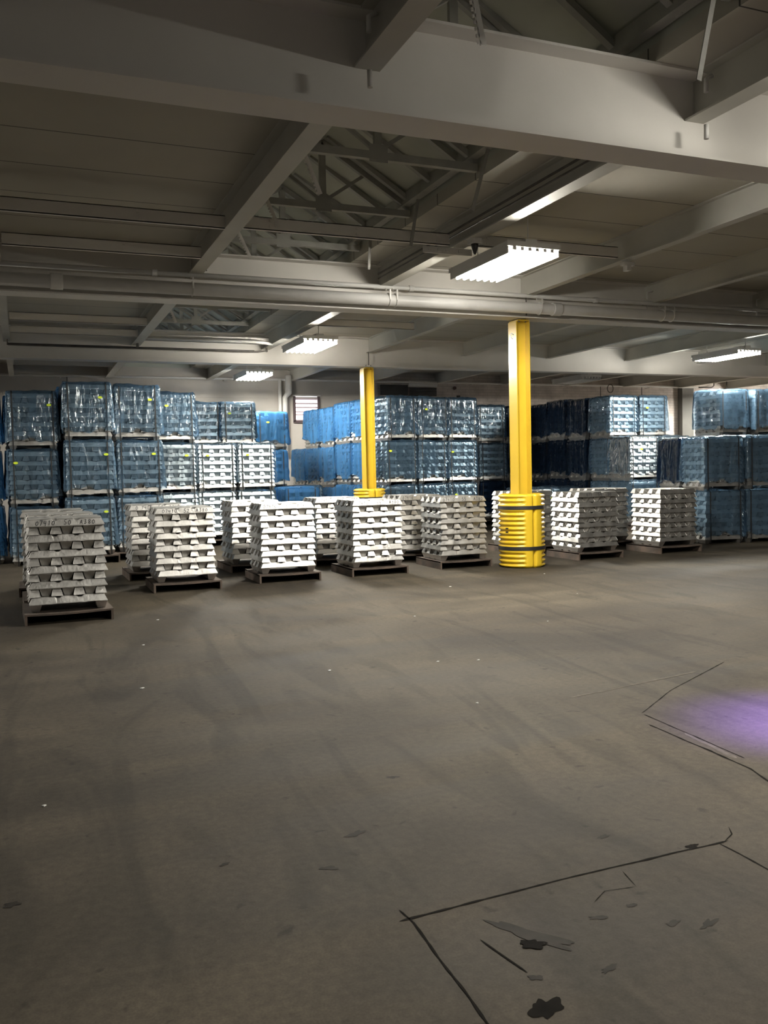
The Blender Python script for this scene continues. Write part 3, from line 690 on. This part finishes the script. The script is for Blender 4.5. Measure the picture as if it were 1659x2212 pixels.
for si, S in enumerate(STACKS):
    R = math.radians(S[3])
    for L, i, flip, M in stack_ingots(si):
        me = (DNM if flip else UPM)[(si*5+L*3+i) % 4]
        ms = KEEP.get(si)
        keep = True if not KEEP else bool(ms and (ms[L] >> i) & 1)
        if L == 11 and i == 0 and S[4]: keep = True
        if keep:
            o = link('aluminium_ingot', me); o.matrix_world = M; count += 1
            tag(o, ingot_label(si, L, i), 'ingot', f'ingots of the stack {S[0]}')
            if L == 11 and i == 0 and S[4]:
                k0 = 0
                for wd in S[4].replace('|', ' ').split():
                    k0 = S[4].index(wd, k0); t_ = ' '*k0 + wd + ' '*(len(S[4])-k0-len(wd)); k0 += len(wd)
                    hw = handwriting(t_, 0.66, si).obj('handwriting', INK, o); hw['label'] = f'black marker writing {wd}'
        else:
            n0 = len(rest.verts)
            tmp = me.copy(); tmp.transform(M); rest.from_mesh(tmp); bpy.data.meshes.remove(tmp)
if len(rest.verts):
    me = bpy.data.meshes.new('aluminium_ingots'); rest.to_mesh(me); me.materials.append(ALU)
    o = link('aluminium_ingots', me); tag(o, 'remaining aluminium ingots inside and at the back of the unwrapped stacks', 'ingots', None, 'stuff')
rest.free()

# pallets under the front stacks: thin deck on closed side boards, open front
def make_pallet_meshes():
    out = []
    bm = MB(); nx = 14
    for k in range(nx):                                   # slightly sagging deck
        x0, x1 = -0.43+0.86*k/nx, -0.43+0.86*(k+1)/nx
        z = lambda x: PAL_H-0.018-0.010*(1-(x/0.43)**2)
        v = [bm.bm.verts.new(p) for p in ((x0, -.45, z(x0)), (x1, -.45, z(x1)), (x1, .45, z(x1)), (x0, .45, z(x0)), (x0, -.45, z(x0)+.018), (x1, -.45, z(x1)+.018), (x1, .45, z(x1)+.018), (x0, .45, z(x0)+.018))]
        for f in ((0, 3, 2, 1), (4, 5, 6, 7), (0, 1, 5, 4), (2, 3, 7, 6)): bm.bm.faces.new([v[i] for i in f])
    out.append(('deck', bm.mesh('deck', RUST)))
    out.append(('side_board', MB().box(-0.43, -0.405, -0.45, 0.45, 0, PAL_H-0.019).mesh('side_board', RUST)))
    out.append(('side_board', MB().box(0.405, 0.43, -0.45, 0.45, 0, PAL_H-0.019).mesh('side_board', RUST)))
    out.append(('back_board', MB().box(-0.405, 0.405, 0.40, 0.43, 0, PAL_H-0.03).mesh('back_board', RUST)))
    return out
PM = make_pallet_meshes()
def pallet(x, y, R, label, group='brown pallets under the ingots'):
    t = thing('pallet', label, 'pallet', (x, y, 0), R, group)
    for n, me in PM: link(n, me, t)
    return t
for si, S in enumerate(STACKS):
    R = math.radians(S[3]+(0 if si % 2 else 0.8)); c, s = math.cos(R), math.sin(R)
    pallet(S[1]+0.38*c-0.38*s, S[2]+0.38*s+0.38*c-0.005, R, f'dark brown skid pallet under the ingot stack {S[0]}')

# ------------------------------------------------------------------ wrapped bundles
def layer_mesh(seed):
    bm = bmesh.new(); r = random.Random(seed)
    for i in range(7):
        me = (DNM if i % 2 else UPM)[r.randrange(4)].copy()
        me.transform(Matrix.Translation((r.uniform(-.008, .008), -0.3225+i*IP, 0))); bm.from_mesh(me); bpy.data.meshes.remove(me)
    out = bpy.data.meshes.new('ingot_layer'); bm.to_mesh(out); bm.free(); out.materials.append(ALU); return out
LAYERS = [layer_mesh(s) for s in range(5)]
FOOT = DNM[0]
def strap_mesh(y):
    b = MB(); o = 0.034; zt = 0.975; w = 0.021
    pts = [(0, -0.38-o+0.02, -0.0), (0, -0.38-o, 0.08), (0, -0.38-o*0.75, zt*0.5), (0, -0.38-o*0.7, zt-0.03), (0, -0.36, zt+0.012), (0, 0.36, zt+0.012), (0, 0.38+o*0.7, zt-0.03), (0, 0.38+o, 0.08), (0, 0.38+o-0.02, 0.0)]
    for a, c in zip(pts, pts[1:]): b.bar(a, c, w, 0.003, up=(0, 0.01, 1) if abs(a[1]-c[1]) > 0.3 else (0, 1, 0))
    me = b.mesh('strap', BLACK)
    return me
STRAP = strap_mesh(0)
tb = bmesh.new(); vs = [tb.verts.new((0.038*math.cos(a), 0.0, 0.021*math.sin(a))) for a in [2*PI*k/16 for k in range(16)]]
tb.faces.new(vs); ex = bmesh.ops.extrude_face_region(tb, geom=list(tb.faces)); bmesh.ops.translate(tb, vec=(0, -0.002, 0), verts=[v for v in ex['geom'] if isinstance(v, bmesh.types.BMVert)])
bmesh.ops.recalc_face_normals(tb, faces=tb.faces)
TAGM = bpy.data.meshes.new('sticker'); tb.to_mesh(TAGM); tb.free(); TAGM.materials.append(TAG)
def film_mesh(seed, mat, torn=0.0):
    """draped polythene cover: top sheet and four hanging sides with pleats that open downward"""
    r = random.Random(seed); bm = bmesh.new(); n, m_ = 112, 22
    ph = [r.uniform(0, 6.28) for _ in range(6)]
    zt = 0.985; rows = []
    def per(u):                                       # rounded square perimeter
        t = (u % 1.0)*4; k = int(t); f = t-k; a = 0.392
        p = [(-a+2*a*f, -a), (a, -a+2*a*f), (a-2*a*f, a), (-a, a-2*a*f)][k]
        nn = [(0, -1), (1, 0), (0, 1), (-1, 0)][k]
        return p, nn, min(f, 1-f)
    for i in range(m_+1):
        v = i/m_; row = []
        for j in range(n):
            u = j/n; (x, y), (nx, ny), cd = per(u)
            zb = 0.165+0.03*math.sin(u*31+ph[0])+0.02*math.sin(u*77+ph[1]) + torn*0.35*max(0, math.sin(u*6.28*1.5+ph[2]))**3
            z = zt-(zt-zb)*v
            pl = math.sin(u*6.28*13+ph[3]+2.0*math.sin(v*2.2+ph[4]))*0.5+math.sin(u*6.28*29+ph[5]+v*3)*0.3 + noise.noise(Vector((u*30, v*6, seed)))*0.9
            amp = (0.003+0.013*v)*(1.0 if cd > 0.06 else 1.6)
            corner = 0.030*v*math.exp(-(cd/0.07)**2)
            off = 0.002 + max(0.0, amp*(0.75+pl*0.85)) + corner*0.6 - (0.03 if i == 0 else 0)
            row.append(bm.verts.new((x+nx*off+(corner*0.6*(1 if x > 0 else -1)), y+ny*off, z + (0.004*pl if 0 < i < m_ else 0) + (0.022*noise.noise(Vector((x*6, y*6, seed*3.1)))+0.006 if i < 2 else 0))))
        rows.append(row)
    for a, b in zip(rows, rows[1:]):
        for j in range(n):
            f = bm.faces.new((a[j], a[(j+1) % n], b[(j+1) % n], b[j])); f.smooth = True
    # top sheet as shrinking rings with humps
    prev = rows[0]
    for q in (0.85, 0.6, 0.3):
        ring = []
        for v0 in rows[0]:
            x, y = v0.co.x*q, v0.co.y*q
            ring.append(bm.verts.new((x, y, zt+0.016+0.035*noise.noise(Vector((x*6, y*6, seed*3.1))))))
        for j in range(n):
            f = bm.faces.new((prev[(j+1) % n], prev[j], ring[j], ring[(j+1) % n])); f.smooth = True
        prev = ring
    bm.faces.new(prev)
    bmesh.ops.recalc_face_normals(bm, faces=bm.faces)
    me = bpy.data.meshes.new('film_wrap'); bm.to_mesh(me); bm.free(); me.materials.append(mat); return me
FILMS = {'c': [film_mesh(s, FILM_CLEAR) for s in (1, 2, 3)], 'b': [film_mesh(s, FILM) for s in (4, 5, 6, 7)], 'd': [film_mesh(s, FILM_DEEP, 0.3) for s in (8, 9, 10)], 'n': [film_mesh(s, FILM_SHADED) for s in (31, 32)], 't': [film_mesh(s, FILM_DEEP, 1.0) for s in (21, 22)]}
SCRIB = handwriting('07410  61  A380 ', 0.64, 77).mesh('handwriting', INK)
UNIT = 1.0
nb = 0
def bundle(x, y, z, R, film, label, group, write=False, tagx=None, layers=11):
    """one strapped block of eleven interlocked layers in its plastic cover"""
    global nb; nb += 1
    r = random.Random(500+nb)
    t = thing('ingot_bundle', label, 'bundle', (x, y, z), R + math.radians(r.uniform(-1.5, 1.5)), group)
    for s in (-0.32, 0.32): link('foot_ingot', FOOT, t, (s, 0, 0), PI/2)
    for L in range(1, layers+1):
        link('ingot_layer', LAYERS[r.randrange(5)], t, (r.uniform(-.006, .006), r.uniform(-.006, .006), 0.0775+(L-1)*PITCH), (PI/2 if L % 2 == 0 else 0)+math.radians(r.uniform(-.7, .7)))
    zs = layers/11
    for s in (-0.31, 0.31):
        o = link('strap', STRAP, t, (s+r.uniform(-.02, .02), 0, 0), math.radians(r.uniform(-1, 1))); o.scale = (1, 1, zs if zs == 1 else zs*0.99)
    if film:
        o = link('film_wrap', FILMS[film][r.randrange(len(FILMS[film]))], t, (0, 0, 0), 0)
        if zs != 1: o.scale = (1, 1, zs)
    if tagx is not None:
        link('sticker', TAGM, t, (tagx, -0.418, 0.73*zs+r.uniform(-.03, .03)), 0)['label'] = 'lime green oval sticker'
    if write:
        link('handwriting', SCRIB, t, (0, -0.3225, 0.0775+(layers-1)*PITCH), 0)['label'] = 'black marker lot number'
    return t
POS = ['lowest', 'middle', 'top']
FW = {'c': 'clear', 'b': 'blue', 'd': 'deep blue', 'n': 'shade-tinted blue', 't': 'torn deep blue', '': 'bare'}
def column(x, y, rot, z0, films, where, group, n0=0, tags=None, write=(), layers=None):
    """a stack of bundles; x, y is the front-left corner; films is one letter per level ('-' = level left out)"""
    R = math.radians(rot); c, s = math.cos(R), math.sin(R)
    cx, cy = x+0.38*c-0.38*s, y+0.38*s+0.38*c
    if z0 > 0.05:
        t = thing('pallet', f'brown pallet under the wrapped bundles, {where}', 'pallet', (cx, cy, 0), R, 'brown pallets under wrapped bundles')
        for n, me in PM:
            o = link(n, me, t); o.scale = (1, 1, z0/PAL_H)
    z = z0
    for k, f in enumerate(films):
        f = f if f != '.' else ''
        L = layers[k] if layers else 11
        n = len(films); lev = 'single' if n == 1 else (('lower', 'upper')[k] if n == 2 else POS[k])
        jx = rnd.uniform(-.02, .02)
        if f != '-':
            bundle(cx+jx*c, cy+jx*s, z, R, f, f'{FW[f]} plastic wrapped ingot bundle, {lev} one, {where}', group, k in write, tags[k] if tags else None, L)
        z += (L*PITCH+0.0775)+0.022
G = 'wrapped bundles of the left block'
column(-0.24, 15.95, 0.5, 0.0, 'bbb', 'stack nearest the left edge', G, tags=(None, -0.27, 0.27))
column(0.64, 15.70, 1.0, 0.14, 'bbb', 'second stack from the left edge', G, tags=(0.25, 0.27, 0.2))
column(1.50, 16.05, 0, 0.14, 'bbb', 'third stack from the left edge', G, tags=(None, 0.24, 0.22))
column(2.37, 17.40, 0.5, 0.14, 'ccb', 'fourth stack from the left edge', G, tags=(None, 0.2, -0.15), write=(0, 1))
column(3.26, 18.00, 0, 0.14, 'cc', 'fifth stack from the left edge', G, tags=(0.2, -0.2), write=(0, 1))
column(4.10, 18.00, 0, 0.14, 'cc', 'sixth stack from the left edge', G, tags=(-0.18, -0.2), write=(0, 1))
G = 'wrapped bundles of the second row in the left block'
column(3.33, 19.70, 0, 0.14, 'bbb', 'tall stack directly behind the fifth stack from left', G, tags=(None, None, -0.27))
column(4.12, 19.60, 0, 0.14, 'bbb', 'tall stack directly behind the sixth stack from left', G, tags=(None, None, -0.2))
column(-0.30, 16.92, 0, 0.0, 'ddd', 'second row behind the leftmost stack', G)
column(0.56, 16.68, 1, 0.14, 'ddd', 'second row behind the second stack from left', G)
column(1.42, 17.05, 0, 0.14, 'ddd', 'second row behind the third stack from left', G)
column(2.30, 18.35, 0, 0.14, 'ddd', 'second row behind the fourth stack from left', G)
column(2.36, 19.35, 0, 0.14, 'ddd', 'third row behind the fourth stack from left', G)
column(-1.15, 16.5, 0, 0.0, 'ddd', 'cut off by the left picture edge', G)
G = 'wrapped bundles below the slatted window'
column(5.03, 20.30, 1, 0.14, 'dtd', 'stack left of the slatted window', G, tags=(None, -0.2, -0.1), layers=(11, 10, 10))
column(5.87, 20.30, 0, 0.14, 'b', 'low one before the slatted window', G, tags=(-0.1,))
column(5.35, 18.9, 0, 0.14, 'd', 'low deep blue one behind the unwrapped stacks', G)
G = 'wrapped bundles of the middle block'
u = (math.cos(math.radians(8)), math.sin(math.radians(8))); MX, MY = 7.33, 17.80
for a, nm in ((0, 'front row left'), (1, 'front row centre'), (2, 'front row right')):
    column(MX+u[0]*0.82*a, MY+u[1]*0.82*a, 8, 0.16, 'bbb', f'middle block {nm}', G, tags=((None, -0.3, None), (None, None, -0.2), (-0.2, -0.3, None))[a])
for k in range(1, 6):
    column(MX-u[1]*0.86*k, MY+u[0]*0.86*k, 8, 0.16 if k < 3 else 0.10, 'ddd' if k < 5 else 'dd', f'middle block left flank, {ORD[k+1]} row back', G)
G = 'dark wrapped bundles near the back wall'
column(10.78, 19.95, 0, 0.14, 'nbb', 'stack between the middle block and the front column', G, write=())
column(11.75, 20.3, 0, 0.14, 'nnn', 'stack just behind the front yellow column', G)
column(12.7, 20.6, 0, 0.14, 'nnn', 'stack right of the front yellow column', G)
G = 'low wrapped bundles behind the yellow guard'
column(10.50, 17.35, 0, 0.0, 'c', 'half clear, behind the yellow guard', G, tags=(0.28,), write=(0,))
column(11.30, 17.45, 0, 0.0, 'b', 'right neighbour of the clear one by the guard', G)
G = 'wrapped bundles of the right block'
column(12.37, 15.95, 0, 0.14, 'bc', 'right block front row left', G, tags=(None, -0.1))
column(13.20, 15.90, 0, 0.14, 'bc', 'right block front row right', G, tags=(None, -0.1))
column(12.47, 16.80, 0, 0.14, 'bbb', 'right block second row left', G)
column(13.34, 16.80, 0, 0.14, 'bbb', 'right block second row right', G, tags=(None, None, -0.2))
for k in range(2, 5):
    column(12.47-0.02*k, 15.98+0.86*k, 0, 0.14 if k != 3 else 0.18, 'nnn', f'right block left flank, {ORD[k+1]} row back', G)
G = 'wrapped bundles at the right edge'
column(11.42, 12.62, -12, 0.0, 'bb', 'right edge pair, left stack', G)
column(12.28, 12.44, -12, 0.0, 'bb', 'right edge pair, right stack', G)
column(13.14, 12.26, -12, 0.0, 'bb', 'right edge, cut off by the frame', G)
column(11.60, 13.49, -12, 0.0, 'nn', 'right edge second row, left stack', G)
column(13.66, 14.62, 0, 0.10, 'bbb', 'right edge back row, left stack', G)
column(14.54, 14.55, 0, 0.10, 'bbb', 'right edge back row, right stack', G)

# ------------------------------------------------------------------ floor joints, stains and scraps
def strip(pts, w, seed, mat, name, label, cat='floor joint', z=0.0015):
    """ragged thin strip along a line on the floor"""
    r = random.Random(seed); bm = bmesh.new(); L, Rr = [], []
    P = []
    for a, b in zip(pts, pts[1:]):
        n = max(2, int((Vector(b)-Vector(a)).length/0.025))
        for k in range(n): P.append(Vector(a).lerp(Vector(b), k/n))
    P.append(Vector(pts[-1]))
    for i, p in enumerate(P):
        d = (P[min(i+1, len(P)-1)]-P[max(i-1, 0)]).normalized(); nrm = Vector((-d.y, d.x))
        ww = w*(0.6+0.8*abs(noise.noise(Vector((i*0.23, seed, 0)))*1.6)+r.uniform(-.15, .15)); o = w*0.5*noise.noise(Vector((i*0.12, seed, 5)))
        if i in (0, len(P)-1): ww *= 0.2
        L.append(bm.verts.new((*(p+nrm*(ww/2+o)), z))); Rr.append(bm.verts.new((*(p-nrm*(ww/2-o)), z)))
    for i in range(len(P)-1): bm.faces.new((L[i], L[i+1], Rr[i+1], Rr[i]))
    mb = MB(); mb.bm.free(); mb.bm = bm; o = mb.obj(name, mat)
    struct(o, label, cat); return o
def blob(x, y, rx, ry, rot, seed, mat, name, label, z=0.0012):
    r = random.Random(seed); bm = bmesh.new(); vs = []
    for k in range(40):
        a = 2*PI*k/40; q = 1+0.75*noise.noise(Vector((math.cos(a)*1.7, math.sin(a)*1.7, seed*1.37)))+0.03*r.uniform(-1, 1)
        px, py = rx*q*math.cos(a), ry*q*math.sin(a)
        vs.append(bm.verts.new((x+px*math.cos(rot)-py*math.sin(rot), y+px*math.sin(rot)+py*math.cos(rot), z)))
    bm.faces.new(vs); mb = MB(); mb.bm.free(); mb.bm = bm; o = mb.obj(name, mat); struct(o, label, 'floor mark'); return o
strip([(1.09, 2.63), (1.8, 2.66), (2.52, 2.66)], 0.011, 1, CRACK, 'floor_joint', 'dark joint across the floor patch')
strip([(1.12, 2.70), (1.13, 2.60), (1.10, 2.1), (1.08, 1.6)], 0.009, 2, CRACK, 'floor_joint', 'dark joint along the left of the floor patch')
strip([(2.47, 2.66), (2.47, 2.3), (2.46, 1.9)], 0.008, 3, CRACK, 'floor_joint', 'dark joint along the right of the floor patch')
strip([(2.50, 2.66), (2.58, 2.70), (2.62, 2.76)], 0.008, 4, CRACK, 'floor_joint', 'curled crack end at the patch corner')
strip([(3.37, 4.24), (3.31, 3.38)], 0.008, 5, CRACK, 'floor_joint', 'fine cut line near the violet light')
strip([(3.26, 4.06), (3.24, 3.6), (3.22, 3.25), (3.12, 2.95)], 0.012, 6, CRACK, 'floor_joint', 'broken joint edge near the violet light')
strip([(3.34, 3.85), (3.27, 3.40)], 0.045, 7, WORN, 'floor_joint', 'pale mortar filling of the joint', z=0.0010)
strip([(3.37, 4.26), (3.9, 4.62), (4.8, 5.1)], 0.008, 15, CRACK, 'floor_joint', 'faint crack running off to the right')
strip([(3.2, 4.75), (4.4, 4.95)], 0.02, 16, WORN, 'floor_joint', 'pale scraped streak on the floor')
strip([(1.75, 2.47), (1.83, 2.52), (1.95, 2.50)], 0.004, 8, CRACK, 'floor_crack', 'hairline crack in the patch')
strip([(1.95, 2.50), (1.98, 2.62)], 0.004, 9, CRACK, 'floor_crack', 'hairline branch crack in the patch')
strip([(1.28, 2.42), (1.32, 2.20)], 0.010, 10, CRACK, 'floor_crack', 'short gouge in the patch')
blob(1.44, 2.38, 0.16, 0.030, -0.95, 1, STAIN, 'floor_stain', 'long dark spill mark in the patch')
blob(1.42, 2.33, 0.035, 0.022, -0.5, 2, CRACK, 'floor_stain', 'dark chip in the spill mark', z=0.0022)
blob(1.27, 2.03, 0.055, 0.040, 0.4, 3, CRACK, 'floor_stain', 'dark chipped hole near the bottom edge')
blob(2.36, 2.68, 0.035, 0.016, 0.1, 4, CRACK, 'floor_stain', 'dark chip on the joint')
for k, (x, y, a, b) in enumerate([(1.9, 2.25, .03, .012), (2.0, 2.20, .04, .015), (1.7, 2.38, .03, .012), (1.85, 2.4, .02, .01), (1.55, 2.12, .03, .012), (1.33, 2.17, .02, .012), (2.1, 2.9, .03, .012), (1.2, 3.35, .05, .02),
                              (1.0, 3.1, .035, .014), (-.1, 3.3, .03, .02), (.65, 3.3, .02, .01), (1.6, 3.9, .03, .014), (.2, 2.35, .02, .01)]):
    blob(x, y, a, b, 0.4*math.sin(k*2.1), 20+k, STAIN2 if a > .1 else STAIN, 'floor_stain', f'small dark oil mark on the floor, {ORD[k % 12+1]} of many', z=0.0011)
r = random.Random(3); scr = [(0.02, 4.24), (2.05, 6.2), (0.9, 7.9), (2.9, 6.1), (3.2, 6.0), (4.6, 7.2), (5.9, 8.6), (1.2, 9.2), (2.6, 4.9), (3.6, 8.1), (4.9, 9.9), (6.6, 10.4), (0.7, 6.3)]
for k, (x, y) in enumerate(scr):
    a = r.uniform(.008, .018); b = MB(); b.prism([(x-a, y), (x, y-a*.5), (x+a, y+a*.3), (x+a*.2, y+a*.6)], 2, 0.0005, 0.006)
    tag(b.obj('metal_scrap', SCRAP), f'tiny bright flake on the open floor, {ORD[1+sorted(scr, key=lambda q: q[1]).index((x, y))]} one counting away from the viewer', 'scrap', 'bright flakes on the floor')
print('ingots kept', count, 'bundles', nb)
